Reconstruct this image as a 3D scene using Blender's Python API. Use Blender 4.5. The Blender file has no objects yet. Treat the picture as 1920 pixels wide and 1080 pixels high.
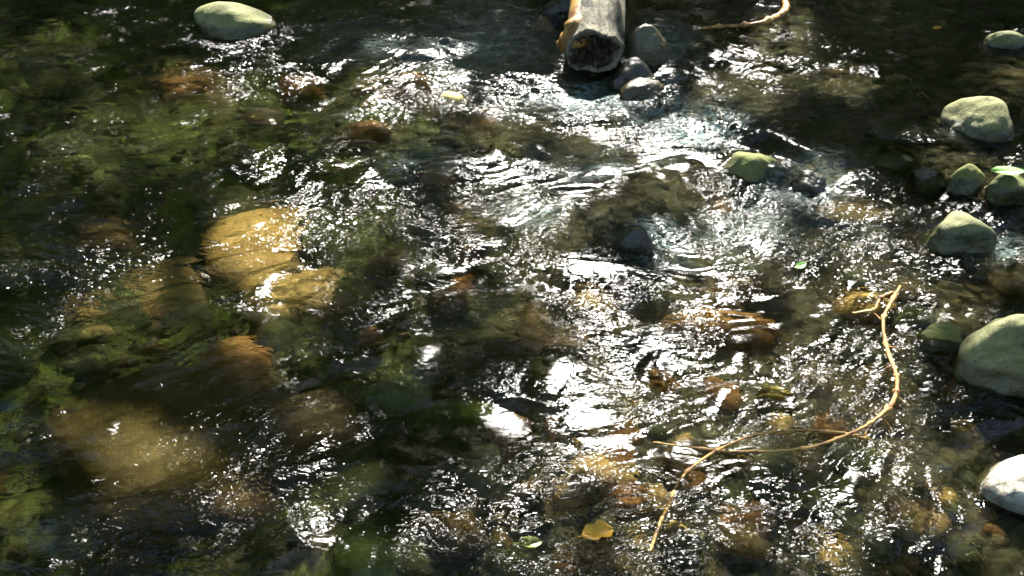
import bpy, bmesh, math, random
import numpy as np
from mathutils import Vector

C = bpy.context.scene.collection
sc = bpy.context.scene
R = math.radians
rng = np.random.default_rng(7)
random.seed(7)

# ------------------------------------------------------------------ camera
CAM_H, PITCH, F = 1.6, 36.0, 1507.0          # metres, degrees below horizon, focal length in photo pixels
cd = bpy.data.cameras.new('camera')
cd.sensor_width = 36.0
cd.lens = 36.0 * F / 1920.0
cd.clip_start = 0.05
cd.clip_end = 2000
cam = bpy.data.objects.new('camera', cd)
cam.location = (0, 0, CAM_H)
cam.rotation_euler = (R(90 - PITCH), 0, 0)
C.objects.link(cam)
sc.camera = cam

# ------------------------------------------------------------------ sky, sun, exposure
SUN_AZ, SUN_EL = 9.0, 47.0                   # degrees right of straight ahead, above the horizon
w = bpy.data.worlds.new('World')
sc.world = w
w.use_nodes = True
wn = w.node_tree
sky = wn.nodes.new('ShaderNodeTexSky')
sky.sky_type = 'NISHITA'
sky.sun_disc = False
sky.sun_elevation = R(SUN_EL)
sky.sun_rotation = R(SUN_AZ)
sky.dust_density = 2.5
sky.ozone_density = 0.6
bg = wn.nodes['Background']
bg.inputs['Strength'].default_value = 0.09
wn.links.new(sky.outputs['Color'], bg.inputs['Color'])

S = np.array([math.sin(R(SUN_AZ)) * math.cos(R(SUN_EL)), math.cos(R(SUN_AZ)) * math.cos(R(SUN_EL)), math.sin(R(SUN_EL))])
sl = bpy.data.lights.new('sun', 'SUN')
sl.energy = 5.0
sl.angle = R(0.53)
sl.color = (1.0, 0.96, 0.89)
so = bpy.data.objects.new('sun', sl)
so.rotation_euler = Vector(-S).to_track_quat('-Z', 'Y').to_euler()
so.location = (6, 20, 25)
C.objects.link(so)

sc.view_settings.view_transform = 'Standard'
sc.view_settings.look = 'None'
sc.view_settings.exposure = 2.4
sc.view_settings.gamma = 1.0
sc.render.engine = 'CYCLES'
cy = sc.cycles
cy.use_denoising = True
cy.max_bounces = 12
cy.transparent_max_bounces = 16
cy.transmission_bounces = 8
cy.glossy_bounces = 4
cy.diffuse_bounces = 3
cy.caustics_reflective = False
cy.caustics_refractive = False
cy.sample_clamp_indirect = 8.0

# ------------------------------------------------------------------ picture <-> place
cp, sp = math.cos(R(PITCH)), math.sin(R(PITCH))


def at(px, py, z=0.0):
    dx, dy = (px - 960) / F, (540 - py) / F
    d = np.array([dx, cp + sp * dy, -sp + cp * dy])
    t = (z - CAM_H) / d[2]
    return np.array([d[0] * t, d[1] * t, z])


def depth_of(p):
    return p[1] * cp - (p[2] - CAM_H) * sp


def to_px(x, y, z):
    dep = np.maximum(y * cp - (z - CAM_H) * sp, 0.05)
    up = y * sp + (z - CAM_H) * cp
    return 960 + F * x / dep, 540 - F * up / dep


# ------------------------------------------------------------------ random fields
NF, LF = 2048, 10.24
kx = np.fft.fftfreq(NF, LF / NF)[None, :]
ky = np.fft.fftfreq(NF, LF / NF)[:, None]
KK = np.sqrt(kx * kx + ky * ky) + 1e-9
TH = np.arctan2(ky, kx)


def field(lam, sigma, ang=None, spread=0.5):
    """Random field of wavelength lam; ang = direction of the crests in degrees, None for no direction."""
    a = np.exp(-np.log(KK * lam) ** 2 / (2 * sigma * sigma)) / KK
    if ang is not None:
        a = a * np.exp(-(np.cos(TH - R(ang)) / spread) ** 2)
    n = np.fft.fft2(rng.standard_normal((NF, NF)))
    f = np.real(np.fft.ifft2(n * a))
    return (f / f.std()).astype(np.float32)


def samp(f, x, y):
    u = (x / LF * NF) % NF
    v = (y / LF * NF) % NF
    i = np.floor(u).astype(int); j = np.floor(v).astype(int)
    a = u - i; b = v - j
    i %= NF; j %= NF
    i1 = (i + 1) % NF; j1 = (j + 1) % NF
    return f[j, i] * (1 - a) * (1 - b) + f[j, i1] * a * (1 - b) + f[j1, i] * (1 - a) * b + f[j1, i1] * a * b


def sstep(t):
    t = np.clip(t, 0, 1)
    return t * t * (3 - 2 * t)


FB = field(0.9, 0.5)                          # broad unevenness shared by bed and shade edges
FC = field(0.35, 0.5)

# water level: a low step where the stream drops past the log
STEP = np.array([at(px, py)[:2] for px, py in
                 [(960, -60), (1060, 60), (1190, 172), (1340, 232), (1440, 285), (1540, 335), (1700, 350), (1920, 372), (2300, 380)]])


def level(x, y):
    yl = np.interp(x, STEP[:, 0], STEP[:, 1])
    wdt = 0.45 + 0 * x
    for px, py in ((1330, 235), (1520, 335), (1040, 60)):
        q = at(px, py)
        wdt = wdt - 0.3 * np.exp(-((x - q[0]) / 0.16) ** 2)
    left = sstep((x - STEP[0, 0] + 0.25) / 0.4)
    return 0.055 * sstep((y - yl) / wdt + 0.5) * left


def edge_right(y):
    return 0.62 + 0.515 * y


def bed_z(x, y):
    d = -0.15 - 0.13 * sstep((-x + 0.1) / 1.6) + 0.05 * sstep((x - 0.4) / 1.4)
    d = d + level(x, y) * 0.9
    px, py = to_px(x, y, 0)
    d = d - 0.05 * np.exp(-((px - 1600) / 420) ** 2 - ((py - 60) / 110) ** 2)
    d = d + 0.018 * samp(FB, x, y) + 0.008 * samp(FC, x, y)
    d = d + 0.32 * sstep((x - edge_right(y) - 0.15) / 1.6) + 1.6 * sstep((x - edge_right(y) - 1.5) / 8)
    d = d + 0.5 * sstep((0.75 - y) / 1.2) + 1.0 * sstep((-0.5 - y) / 6)
    d = d + 0.9 * sstep((y - 9.5) / 3.0) + 9 * sstep((y - 12) / 40)
    d = d + 0.9 * sstep((-x - 6.5) / 2.0) + 7 * sstep((-x - 9) / 40)
    return d


# ------------------------------------------------------------------ mesh helpers
def link(name, me, mat=None, parent=None):
    o = bpy.data.objects.new(name, me)
    C.objects.link(o)
    if mat:
        me.materials.append(mat)
    if parent:
        o.parent = parent
    return o


def np_mesh(name, V, Fq, smooth=True):
    me = bpy.data.meshes.new(name)
    V = np.asarray(V, np.float32); Fq = np.asarray(Fq, np.int32)
    n, k = Fq.shape
    me.vertices.add(len(V)); me.vertices.foreach_set('co', V.ravel())
    me.loops.add(n * k); me.loops.foreach_set('vertex_index', Fq.ravel())
    me.polygons.add(n)
    me.polygons.foreach_set('loop_start', np.arange(0, n * k, k, dtype=np.int32))
    me.polygons.foreach_set('loop_total', np.full(n, k, np.int32))
    me.polygons.foreach_set('use_smooth', np.full(n, smooth, bool))
    me.update(calc_edges=True)
    return me


def grid_mesh(name, X, Y, Z):
    ny, nx = X.shape
    V = np.stack([X, Y, Z], -1).reshape(-1, 3)
    i = np.arange(nx - 1)[None, :] + (np.arange(ny - 1) * nx)[:, None]
    i = i.ravel()
    return np_mesh(name, V, np.stack([i, i + 1, i + nx + 1, i + nx], 1))


def tag(o, label=None, cat=None, group=None, kind=None):
    for k, v in (('label', label), ('category', cat), ('group', group), ('kind', kind)):
        if v:
            o[k] = v
    return o


ICO = {}
for sub in (2, 3, 4, 5):
    b = bmesh.new()
    bmesh.ops.create_icosphere(b, subdivisions=sub, radius=1.0)
    b.verts.ensure_lookup_table()
    ICO[sub] = (np.array([v.co[:] for v in b.verts]), np.array([[v.index for v in f.verts] for f in b.faces]))
    b.free()


def snoise(P, freq, g, n=14):
    """Smooth noise on points: a sum of random plane waves."""
    out = np.zeros(len(P))
    for _ in range(n):
        k = g.standard_normal(3); k *= freq * (0.6 + 0.8 * g.random()) / np.linalg.norm(k)
        out += np.sin(P @ k + g.random() * 6.283)
    return out / math.sqrt(n / 2)


def stone_shape(seed, sub=4, planes=11, p=7.0, rough=0.02, lump=0.06, jit=0.28, dents=()):
    g = np.random.default_rng(seed)
    D, Fc = ICO[sub]
    N = g.standard_normal((planes, 3)); N /= np.linalg.norm(N, axis=1)[:, None]
    dist = 1 - jit * g.random(planes)
    q = np.maximum(D @ N.T, 0) / dist
    r = (np.sum(q ** p, 1) + 0.92 ** p) ** (-1 / p)
    r = r * (1 + lump * snoise(D, 2.6, g) * 0.5 + rough * snoise(D, 7, g) * 0.6 + rough * 0.5 * snoise(D, 16, g, 20))
    for dx_, dy_, dz_, wd, dp in dents:
        q_ = np.array([dx_, dy_, dz_]); q_ = q_ / np.linalg.norm(q_)
        r = r * (1 - dp * np.exp(-((1 - D @ q_) / wd) ** 1.0))
    V = D * r[:, None]
    V -= (V.max(0) + V.min(0)) / 2
    V /= np.abs(V).max(0)
    return V, Fc


# ------------------------------------------------------------------ materials
def new_mat(name):
    m = bpy.data.materials.new(name)
    m.use_nodes = True
    nt = m.node_tree
    return m, nt, nt.nodes['Principled BSDF'], nt.nodes['Material Output']


def nd(nt, t, **kw):
    n = nt.nodes.new(t)
    for k, v in kw.items():
        setattr(n, k, v)
    return n


def noise(nt, vec, scale, detail=6, rough=0.6, dist=0.0):
    n = nd(nt, 'ShaderNodeTexNoise')
    n.inputs['Scale'].default_value = scale
    n.inputs['Detail'].default_value = detail
    n.inputs['Roughness'].default_value = rough
    n.inputs['Distortion'].default_value = dist
    if vec is not None:
        nt.links.new(vec, n.inputs['Vector'])
    return n.outputs['Fac']


def ramp(nt, fac, stops):
    r = nd(nt, 'ShaderNodeValToRGB')
    e = r.color_ramp.elements
    while len(e) < len(stops):
        e.new(0.5)
    for k, (pos, col) in enumerate(stops):
        e[k].position = pos
        e[k].color = (col, col, col, 1) if isinstance(col, (int, float)) else (*col, 1)
    nt.links.new(fac, r.inputs['Fac'])
    return r.outputs['Color']


def mixc(nt, fac, a, b, mode='MIX'):
    m = nd(nt, 'ShaderNodeMix', data_type='RGBA', blend_type=mode)
    for key, val in ((0, fac), (6, a), (7, b)):
        if hasattr(val, 'node'):
            nt.links.new(val, m.inputs[key])
        elif isinstance(val, tuple):
            m.inputs[key].default_value = (*val, 1)
        else:
            m.inputs[key].default_value = val
    return m.outputs[2]


def math_n(nt, op, a, b=0.0):
    m = nd(nt, 'ShaderNodeMath', operation=op)
    for k, v in ((0, a), (1, b)):
        if hasattr(v, 'node'):
            nt.links.new(v, m.inputs[k])
        else:
            m.inputs[k].default_value = v
    return m.outputs[0]


def bump(nt, h, strength, dist, prev=None):
    b = nd(nt, 'ShaderNodeBump')
    b.inputs['Strength'].default_value = strength
    b.inputs['Distance'].default_value = dist
    nt.links.new(h, b.inputs['Height'])
    if prev is not None:
        nt.links.new(prev, b.inputs['Normal'])
    return b.outputs['Normal']


def objvec(nt):
    return nd(nt, 'ShaderNodeTexCoord').outputs['Object']


def rock_mat(name, base, dark, pale, wet_top=0.0, moss=None, moss_amt=0.0, pits=0.0, veins=False):
    """River rock: blotches, speckle, pits; below wet_top (world z) the stone is soaked: darker and glossy."""
    m, nt, P, out = new_mat(name)
    v = objvec(nt)
    info = nd(nt, 'ShaderNodeObjectInfo')
    off = nd(nt, 'ShaderNodeVectorMath', operation='ADD')
    nt.links.new(v, off.inputs[0])
    sc10 = nd(nt, 'ShaderNodeVectorMath', operation='SCALE'); sc10.inputs['Scale'].default_value = 7.0
    nt.links.new(info.outputs['Location'], sc10.inputs[0]); nt.links.new(sc10.outputs[0], off.inputs[1])
    v = off.outputs[0]
    n1 = noise(nt, v, 9, 7, 0.65, 0.6)
    n2 = noise(nt, v, 55, 5, 0.7)
    n3 = noise(nt, v, 260, 3, 0.7)
    col = ramp(nt, n1, [(0.3, dark), (0.5, base), (0.72, pale)])
    col = mixc(nt, ramp(nt, n2, [(0.42, 0.0), (0.62, 0.65)]), col, dark)
    col = mixc(nt, ramp(nt, n3, [(0.58, 0.0), (0.7, 0.6)]), col, pale)
    if moss:
        geo = nd(nt, 'ShaderNodeNewGeometry')
        sx = nd(nt, 'ShaderNodeSeparateXYZ'); nt.links.new(geo.outputs['Normal'], sx.inputs[0])
        k = math_n(nt, 'ADD', math_n(nt, 'MULTIPLY', sx.outputs['Z'], 0.5), noise(nt, v, 14, 6, 0.7))
        k = ramp(nt, k, [(0.62, 0.0), (0.95, moss_amt)])
        col = mixc(nt, k, col, mixc(nt, n2, tuple(c * 0.6 for c in moss), tuple(min(1, c * 1.35) for c in moss)))
    if veins:
        vn = math_n(nt, 'ABSOLUTE', math_n(nt, 'SUBTRACT', noise(nt, v, 5.5, 3, 0.55, 0.8), 0.5))
        col = mixc(nt, ramp(nt, vn, [(0.0, 0.75), (0.018, 0.0)]), col, tuple(c * 0.35 for c in dark))
    stain = noise(nt, v, 4.0, 4, 0.7, 0.4)
    col = mixc(nt, ramp(nt, stain, [(0.5, 0.0), (0.68, 0.7)]), col, tuple(c * 0.7 for c in dark))
    geo = nd(nt, 'ShaderNodeNewGeometry')
    sz = nd(nt, 'ShaderNodeSeparateXYZ'); nt.links.new(geo.outputs['Position'], sz.inputs[0])
    edge = math_n(nt, 'ADD', sz.outputs['Z'], math_n(nt, 'MULTIPLY', math_n(nt, 'SUBTRACT', n1, 0.5), -0.06))
    mr = nd(nt, 'ShaderNodeMapRange', clamp=True)
    mr.inputs['From Min'].default_value = wet_top - 0.008; mr.inputs['From Max'].default_value = wet_top + 0.016
    mr.inputs['To Min'].default_value = 1.0; mr.inputs['To Max'].default_value = 0.0
    nt.links.new(edge, mr.inputs['Value'])
    wet = mr.outputs['Result']
    col = mixc(nt, math_n(nt, 'MULTIPLY', wet, 0.9), col, mixc(nt, 1.0, col, (0.28, 0.27, 0.23), 'MULTIPLY'))
    nt.links.new(col, P.inputs['Base Color'])
    rr = nd(nt, 'ShaderNodeMapRange'); rr.inputs['To Min'].default_value = 0.85; rr.inputs['To Max'].default_value = 0.22
    nt.links.new(wet, rr.inputs['Value']); nt.links.new(rr.outputs['Result'], P.inputs['Roughness'])
    nrm = bump(nt, n1, 0.5, 0.03)
    nrm = bump(nt, n2, 0.45, 0.008, nrm)
    nrm = bump(nt, n3, 0.4, 0.0025, nrm)
    if pits:
        vo = nd(nt, 'ShaderNodeTexVoronoi'); vo.inputs['Scale'].default_value = 26
        nt.links.new(v, vo.inputs['Vector'])
        pm = math_n(nt, 'MULTIPLY', ramp(nt, vo.outputs['Distance'], [(0.0, 0.0), (0.32, 1.0)]), 1.0)
        pm = math_n(nt, 'MAXIMUM', pm, ramp(nt, noise(nt, v, 18, 3), [(0.5, 1.0), (0.62, 0.0)]))
        nrm = bump(nt, pm, pits, 0.02, nrm)
        col2 = mixc(nt, ramp(nt, pm, [(0.0, 0.6), (0.5, 0.0)]), col, dark)
        nt.links.new(col2, P.inputs['Base Color'])
    nt.links.new(nrm, P.inputs['Normal'])
    return m


def bed_stone_mat(name, cols):
    """Submerged stone: each takes its own tint between the given colours; algae film, bands and speckle."""
    m, nt, P, out = new_mat(name)
    v = objvec(nt)
    info = nd(nt, 'ShaderNodeObjectInfo')
    st = [(i / max(1, len(cols) - 1), c) for i, c in enumerate(cols)]
    base = ramp(nt, info.outputs['Random'], st)
    off = nd(nt, 'ShaderNodeVectorMath', operation='ADD')
    nt.links.new(v, off.inputs[0]); nt.links.new(info.outputs['Location'], off.inputs[1])
    v = off.outputs[0]
    n1 = noise(nt, v, 11, 6, 0.7, 0.8)
    n2 = noise(nt, v, 70, 5, 0.75)
    col = mixc(nt, ramp(nt, n1, [(0.35, 0.75), (0.65, 0.0)]), base, mixc(nt, 1.0, base, (0.35, 0.4, 0.25), 'MULTIPLY'))
    col = mixc(nt, ramp(nt, n2, [(0.5, 0.0), (0.68, 0.7)]), col, mixc(nt, 1.0, base, (1.7, 1.6, 1.4), 'MULTIPLY'))
    col = mixc(nt, ramp(nt, n2, [(0.3, 0.7), (0.45, 0.0)]), col, (0.03, 0.028, 0.015))
    nt.links.new(col, P.inputs['Base Color'])
    P.inputs['Roughness'].default_value = 0.7
    nrm = bump(nt, n1, 0.5, 0.02)
    nrm = bump(nt, n2, 0.5, 0.006, nrm)
    nt.links.new(nrm, P.inputs['Normal'])
    return m


M = {}
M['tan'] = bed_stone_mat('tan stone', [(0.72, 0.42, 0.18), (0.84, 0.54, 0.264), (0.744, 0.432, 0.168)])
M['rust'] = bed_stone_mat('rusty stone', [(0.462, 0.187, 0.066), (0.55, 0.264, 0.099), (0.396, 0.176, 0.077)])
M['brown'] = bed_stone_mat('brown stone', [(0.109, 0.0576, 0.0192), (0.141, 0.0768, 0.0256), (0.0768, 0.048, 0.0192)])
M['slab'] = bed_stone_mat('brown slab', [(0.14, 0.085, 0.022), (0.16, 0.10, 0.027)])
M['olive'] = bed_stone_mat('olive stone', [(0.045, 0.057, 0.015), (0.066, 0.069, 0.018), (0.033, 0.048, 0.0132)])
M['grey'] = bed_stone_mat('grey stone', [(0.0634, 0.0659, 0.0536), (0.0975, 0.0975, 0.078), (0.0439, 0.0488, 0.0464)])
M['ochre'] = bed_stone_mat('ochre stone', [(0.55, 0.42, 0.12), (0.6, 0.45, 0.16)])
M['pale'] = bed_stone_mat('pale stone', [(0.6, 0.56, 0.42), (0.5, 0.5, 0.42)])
M['greenweed'] = bed_stone_mat('weedy stone', [(0.10, 0.15, 0.03), (0.13, 0.18, 0.04)])
M['darkwet'] = rock_mat('dark soaked rock', (0.09, 0.085, 0.06), (0.03, 0.03, 0.022), (0.16, 0.15, 0.10), wet_top=0.3)
M['boulder'] = rock_mat('pale pitted boulder', (0.232, 0.236, 0.112), (0.115, 0.122, 0.045), (0.34, 0.331, 0.169), wet_top=0.07, pits=0.8)
M['greyrock'] = rock_mat('pale grey rock', (0.21, 0.214, 0.099), (0.136, 0.139, 0.054), (0.272, 0.271, 0.14), wet_top=0.075, veins=True)
M['oliverock'] = rock_mat('olive rock', (0.154, 0.158, 0.045), (0.0865, 0.0882, 0.0248), (0.222, 0.221, 0.081), wet_top=0.075, moss=(0.124, 0.145, 0.027), moss_amt=0.6)
M['speckrock'] = rock_mat('speckled olive rock', (0.198, 0.195, 0.0765), (0.124, 0.126, 0.045), (0.309, 0.302, 0.153), wet_top=0.09, veins=True)
M['mossrock'] = rock_mat('mossy rock', (0.21, 0.208, 0.09), (0.0989, 0.107, 0.0405), (0.284, 0.284, 0.135), wet_top=0.06, moss=(0.161, 0.176, 0.045), moss_amt=0.6)
M['limemoss'] = rock_mat('lime mossy wet rock', (0.128, 0.128, 0.045), (0.0675, 0.0675, 0.03), (0.203, 0.195, 0.075), wet_top=-0.02, moss=(0.128, 0.143, 0.0263), moss_amt=0.8)
M['wetgrey'] = rock_mat('soaked olive grey rock', (0.30, 0.27, 0.17), (0.14, 0.13, 0.07), (0.42, 0.39, 0.27), wet_top=0.5, moss=(0.2, 0.19, 0.05), moss_amt=0.6)
M['wetbrown'] = rock_mat('soaked brown rock', (0.167, 0.127, 0.0539), (0.0784, 0.0588, 0.0245), (0.22, 0.176, 0.0882), wet_top=0.5, moss=(0.0588, 0.0637, 0.0147), moss_amt=0.5)
M['whiterock'] = rock_mat('whitish rock', (0.56, 0.52, 0.42), (0.36, 0.33, 0.25), (0.66, 0.62, 0.52), wet_top=0.02, veins=True)


def simple_mat(name, stops, scale=20, rough=0.7, stretch=(1, 1, 1), bumpd=0.003, bs=0.5, trans=0.0):
    m, nt, P, out = new_mat(name)
    mp = nd(nt, 'ShaderNodeMapping'); mp.inputs['Scale'].default_value = stretch
    nt.links.new(objvec(nt), mp.inputs['Vector'])
    n = noise(nt, mp.outputs[0], scale, 7, 0.7, 0.4)
    nt.links.new(ramp(nt, n, stops), P.inputs['Base Color'])
    P.inputs['Roughness'].default_value = rough
    nt.links.new(bump(nt, n, bs, bumpd), P.inputs['Normal'])
    if trans:
        t = nd(nt, 'ShaderNodeBsdfTranslucent')
        nt.links.new(ramp(nt, n, [(p_, tuple(min(1, c * 1.5) for c in c_)) for p_, c_ in stops]), t.inputs['Color'])
        mx = nd(nt, 'ShaderNodeMixShader'); mx.inputs[0].default_value = trans
        nt.links.new(P.outputs[0], mx.inputs[1]); nt.links.new(t.outputs[0], mx.inputs[2])
        nt.links.new(mx.outputs[0], out.inputs['Surface'])
    return m


M['bark'] = simple_mat('weathered log bark', [(0.34, (0.0168, 0.0146, 0.0101)), (0.46, (0.0728, 0.0644, 0.0392)), (0.56, (0.151, 0.137, 0.0896)), (0.72, (0.235, 0.218, 0.157))], 22, 0.8, (1, 0.3, 1), 0.03, 1.0)
M['rawwood'] = simple_mat('raw orange wood', [(0.36, (0.04, 0.02, 0.006)), (0.48, (0.22, 0.1, 0.02)), (0.58, (0.36, 0.2, 0.035)), (0.72, (0.42, 0.28, 0.08))], 16, 0.6, (1, 0.5, 0.5), 0.015, 0.8)
M['rotten'] = simple_mat('rotten log heart', [(0.38, (0.012, 0.01, 0.007)), (0.52, (0.07, 0.05, 0.028)), (0.68, (0.28, 0.21, 0.11))], 30, 0.9, (1, 1, 1), 0.02, 1.0)
M['endgrain'] = simple_mat('log end wood', [(0.3, (0.05, 0.04, 0.025)), (0.5, (0.15, 0.13, 0.085)), (0.7, (0.24, 0.215, 0.15))], 40, 0.85, (1, 1, 1), 0.01)
M['vine'] = simple_mat('dry vine', [(0.36, (0.045, 0.02, 0.006)), (0.45, (0.2, 0.09, 0.02)), (0.53, (0.4, 0.22, 0.05)), (0.62, (0.45, 0.29, 0.075)), (0.75, (0.52, 0.4, 0.17))], 26, 0.5, (1, 1, 1), 0.008, 1.0)
M['yleaf'] = simple_mat('yellow leaf', [(0.3, (0.22, 0.10, 0.01)), (0.45, (0.42, 0.22, 0.015)), (0.6, (0.52, 0.31, 0.025)), (0.75, (0.55, 0.38, 0.06))], 25, 0.35, (1, 1, 1), 0.004, 0.8, 0.2)
M['gleaf'] = simple_mat('green leaf', [(0.3, (0.09, 0.21, 0.0375)), (0.5, (0.165, 0.338, 0.075)), (0.7, (0.24, 0.413, 0.12))], 25, 0.4, (1, 1, 1), 0.003, 0.5, 0.25)
M['oleaf'] = simple_mat('olive leaf', [(0.3, (0.08, 0.1, 0.015)), (0.6, (0.18, 0.2, 0.03))], 25, 0.4)
M['treebark'] = simple_mat('tree bark', [(0.3, (0.03, 0.025, 0.018)), (0.6, (0.09, 0.075, 0.05))], 8, 0.9, (1, 1, 0.2), 0.03)


def foliage_mat(name, a, b, tr=0.5):
    m, nt, P, out = new_mat(name)
    geo = nd(nt, 'ShaderNodeNewGeometry')
    col = mixc(nt, geo.outputs['Random Per Island'], a, b)
    nt.links.new(col, P.inputs['Base Color'])
    P.inputs['Roughness'].default_value = 0.5
    t = nd(nt, 'ShaderNodeBsdfTranslucent')
    nt.links.new(mixc(nt, 1.0, col, (1.6, 1.7, 0.8), 'MULTIPLY'), t.inputs['Color'])
    mx = nd(nt, 'ShaderNodeMixShader'); mx.inputs[0].default_value = tr
    nt.links.new(P.outputs[0], mx.inputs[1]); nt.links.new(t.outputs[0], mx.inputs[2])
    nt.links.new(mx.outputs[0], out.inputs['Surface'])
    return m


M['leaf'] = foliage_mat('tree foliage', (0.075, 0.15, 0.016), (0.14, 0.21, 0.03), 0.6)
M['wood'] = foliage_mat('distant wood foliage', (0.03, 0.065, 0.01), (0.06, 0.11, 0.018), 0.4)


def make_bed_mat():
    m, nt, P, out = new_mat('stream bed')
    geo = nd(nt, 'ShaderNodeNewGeometry')
    v = geo.outputs['Position']
    vo = nd(nt, 'ShaderNodeTexVoronoi'); vo.inputs['Scale'].default_value = 22; vo.inputs['Randomness'].default_value = 1
    wv = nd(nt, 'ShaderNodeVectorMath', operation='ADD')
    nz = nd(nt, 'ShaderNodeTexNoise'); nz.inputs['Scale'].default_value = 9
    s2 = nd(nt, 'ShaderNodeVectorMath', operation='SCALE'); s2.inputs['Scale'].default_value = 0.08
    nt.links.new(v, nz.inputs['Vector']); nt.links.new(nz.outputs['Color'], s2.inputs[0])
    nt.links.new(v, wv.inputs[0]); nt.links.new(s2.outputs[0], wv.inputs[1])
    nt.links.new(wv.outputs[0], vo.inputs['Vector'])
    sx = nd(nt, 'ShaderNodeSeparateColor'); nt.links.new(vo.outputs['Color'], sx.inputs[0])
    col = ramp(nt, sx.outputs[0], [(0.0, (0.0169, 0.0135, 0.00675)), (0.35, (0.027, 0.0219, 0.0101)), (0.6, (0.0439, 0.027, 0.0119)), (0.8, (0.0304, 0.0304, 0.0169)), (1.0, (0.0675, 0.0439, 0.0186))])
    n2 = noise(nt, v, 60, 5, 0.75)
    col = mixc(nt, ramp(nt, n2, [(0.35, 0.6), (0.6, 0.0)]), col, (0.04, 0.035, 0.018))
    n1 = noise(nt, v, 3.0, 5, 0.6)
    # algae grow thicker in the deep slow water
    at_ = nd(nt, 'ShaderNodeAttribute', attribute_name='algae')
    k = math_n(nt, 'MULTIPLY', at_.outputs['Fac'], ramp(nt, n1, [(0.4, 0.25), (0.6, 0.9)]))
    col = mixc(nt, k, col, mixc(nt, n2, (0.07, 0.115, 0.010), (0.18, 0.24, 0.025)))
    nt.links.new(col, P.inputs['Base Color'])
    P.inputs['Roughness'].default_value = 0.8
    nrm = bump(nt, ramp(nt, vo.outputs['Distance'], [(0.0, 1.0), (0.7, 0.0)]), 0.7, 0.02)
    nrm = bump(nt, n2, 0.5, 0.008, nrm)
    nt.links.new(nrm, P.inputs['Normal'])
    return m


def make_water_mat():
    """Surface of running water: mirror reflection by Fresnel; below it part refracted, part straight through, tinted by the water; froth."""
    m, nt, P, out = new_mat('stream water')
    nt.nodes.remove(P)
    geo = nd(nt, 'ShaderNodeNewGeometry')
    ro = nd(nt, 'ShaderNodeAttribute', attribute_name='ripple').outputs['Fac']
    fo = nd(nt, 'ShaderNodeAttribute', attribute_name='froth').outputs['Fac']
    mp = nd(nt, 'ShaderNodeMapping'); mp.inputs['Rotation'].default_value = (0, 0, R(-14)); mp.inputs['Scale'].default_value = (0.55, 1, 1)
    nt.links.new(geo.outputs['Position'], mp.inputs['Vector'])
    n1 = noise(nt, mp.outputs[0], 48, 2.0, 0.5, 1.0)
    h = math_n(nt, 'MULTIPLY', n1, ro)
    nrm = bump(nt, h, 1.0, 0.012)
    fr = nd(nt, 'ShaderNodeFresnel'); fr.inputs['IOR'].default_value = 1.33
    nt.links.new(nrm, fr.inputs['Normal'])
    gs = nd(nt, 'ShaderNodeBsdfGlossy'); gs.inputs['Roughness'].default_value = 0.03
    gr = nd(nt, 'ShaderNodeBsdfGlossy'); gr.inputs['Roughness'].default_value = 0.24
    gs.distribution = gr.distribution = 'BECKMANN'
    nt.links.new(nrm, gs.inputs['Normal']); nt.links.new(nrm, gr.inputs['Normal'])
    gl = nd(nt, 'ShaderNodeMixShader'); gl.inputs[0].default_value = 0.85
    nt.links.new(gs.outputs[0], gl.inputs[1]); nt.links.new(gr.outputs[0], gl.inputs[2])
    tint = (0.85, 0.88, 0.68, 1)
    tr = nd(nt, 'ShaderNodeBsdfTransparent'); tr.inputs['Color'].default_value = tint
    rf = nd(nt, 'ShaderNodeBsdfRefraction'); rf.inputs['IOR'].default_value = 1.33; rf.inputs['Roughness'].default_value = 0.0
    rf.inputs['Color'].default_value = tint
    nt.links.new(nrm, rf.inputs['Normal'])
    below = nd(nt, 'ShaderNodeMixShader'); below.inputs[0].default_value = 0.72
    nt.links.new(tr.outputs[0], below.inputs[1]); nt.links.new(rf.outputs[0], below.inputs[2])
    su = nd(nt, 'ShaderNodeMixShader')
    nt.links.new(fr.outputs[0], su.inputs[0]); nt.links.new(below.outputs[0], su.inputs[1]); nt.links.new(gl.outputs[0], su.inputs[2])
    df = nd(nt, 'ShaderNodeBsdfDiffuse'); df.inputs['Color'].default_value = (0.42, 0.53, 0.50, 1)
    nt.links.new(nrm, df.inputs['Normal'])
    fm = nd(nt, 'ShaderNodeMixShader')
    m2 = nd(nt, 'ShaderNodeMapping'); m2.inputs['Rotation'].default_value = (0, 0, R(-48)); m2.inputs['Scale'].default_value = (0.35, 1, 1)
    nt.links.new(geo.outputs['Position'], m2.inputs['Vector'])
    fk = math_n(nt, 'MULTIPLY', fo, ramp(nt, noise(nt, m2.outputs[0], 55, 5, 0.65, 1.2), [(0.44, 0.0), (0.62, 0.85)]))
    nt.links.new(fk, fm.inputs[0]); nt.links.new(su.outputs[0], fm.inputs[1]); nt.links.new(df.outputs[0], fm.inputs[2])
    nt.links.new(fm.outputs[0], out.inputs['Surface'])
    return m


# ------------------------------------------------------------------ stream bed and banks (one sheet to the horizon)
def axis(a, b, step, lo, hi, grow=1.12):
    mid = list(np.arange(a, b + step / 2, step))
    s, x = step, b
    while x < hi:
        s *= grow; x += s; mid.append(x)
    s, x = step, a
    while x > lo:
        s *= grow; x -= s; mid.insert(0, x)
    return np.array(mid)


X, Y = np.meshgrid(axis(-4.6, 4.4, 0.03, -400, 400), axis(0.2, 7.5, 0.03, -300, 600))
Zb = bed_z(X, Y)
me = grid_mesh('stream_bed', X, Y, Zb)
a = me.attributes.new('algae', 'FLOAT', 'POINT')
a.data.foreach_set('value', sstep((0.35 - X) / 1.6).astype(np.float32).ravel())
o = link('stream_bed', me, make_bed_mat()); tag(o, kind='structure')

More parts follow.
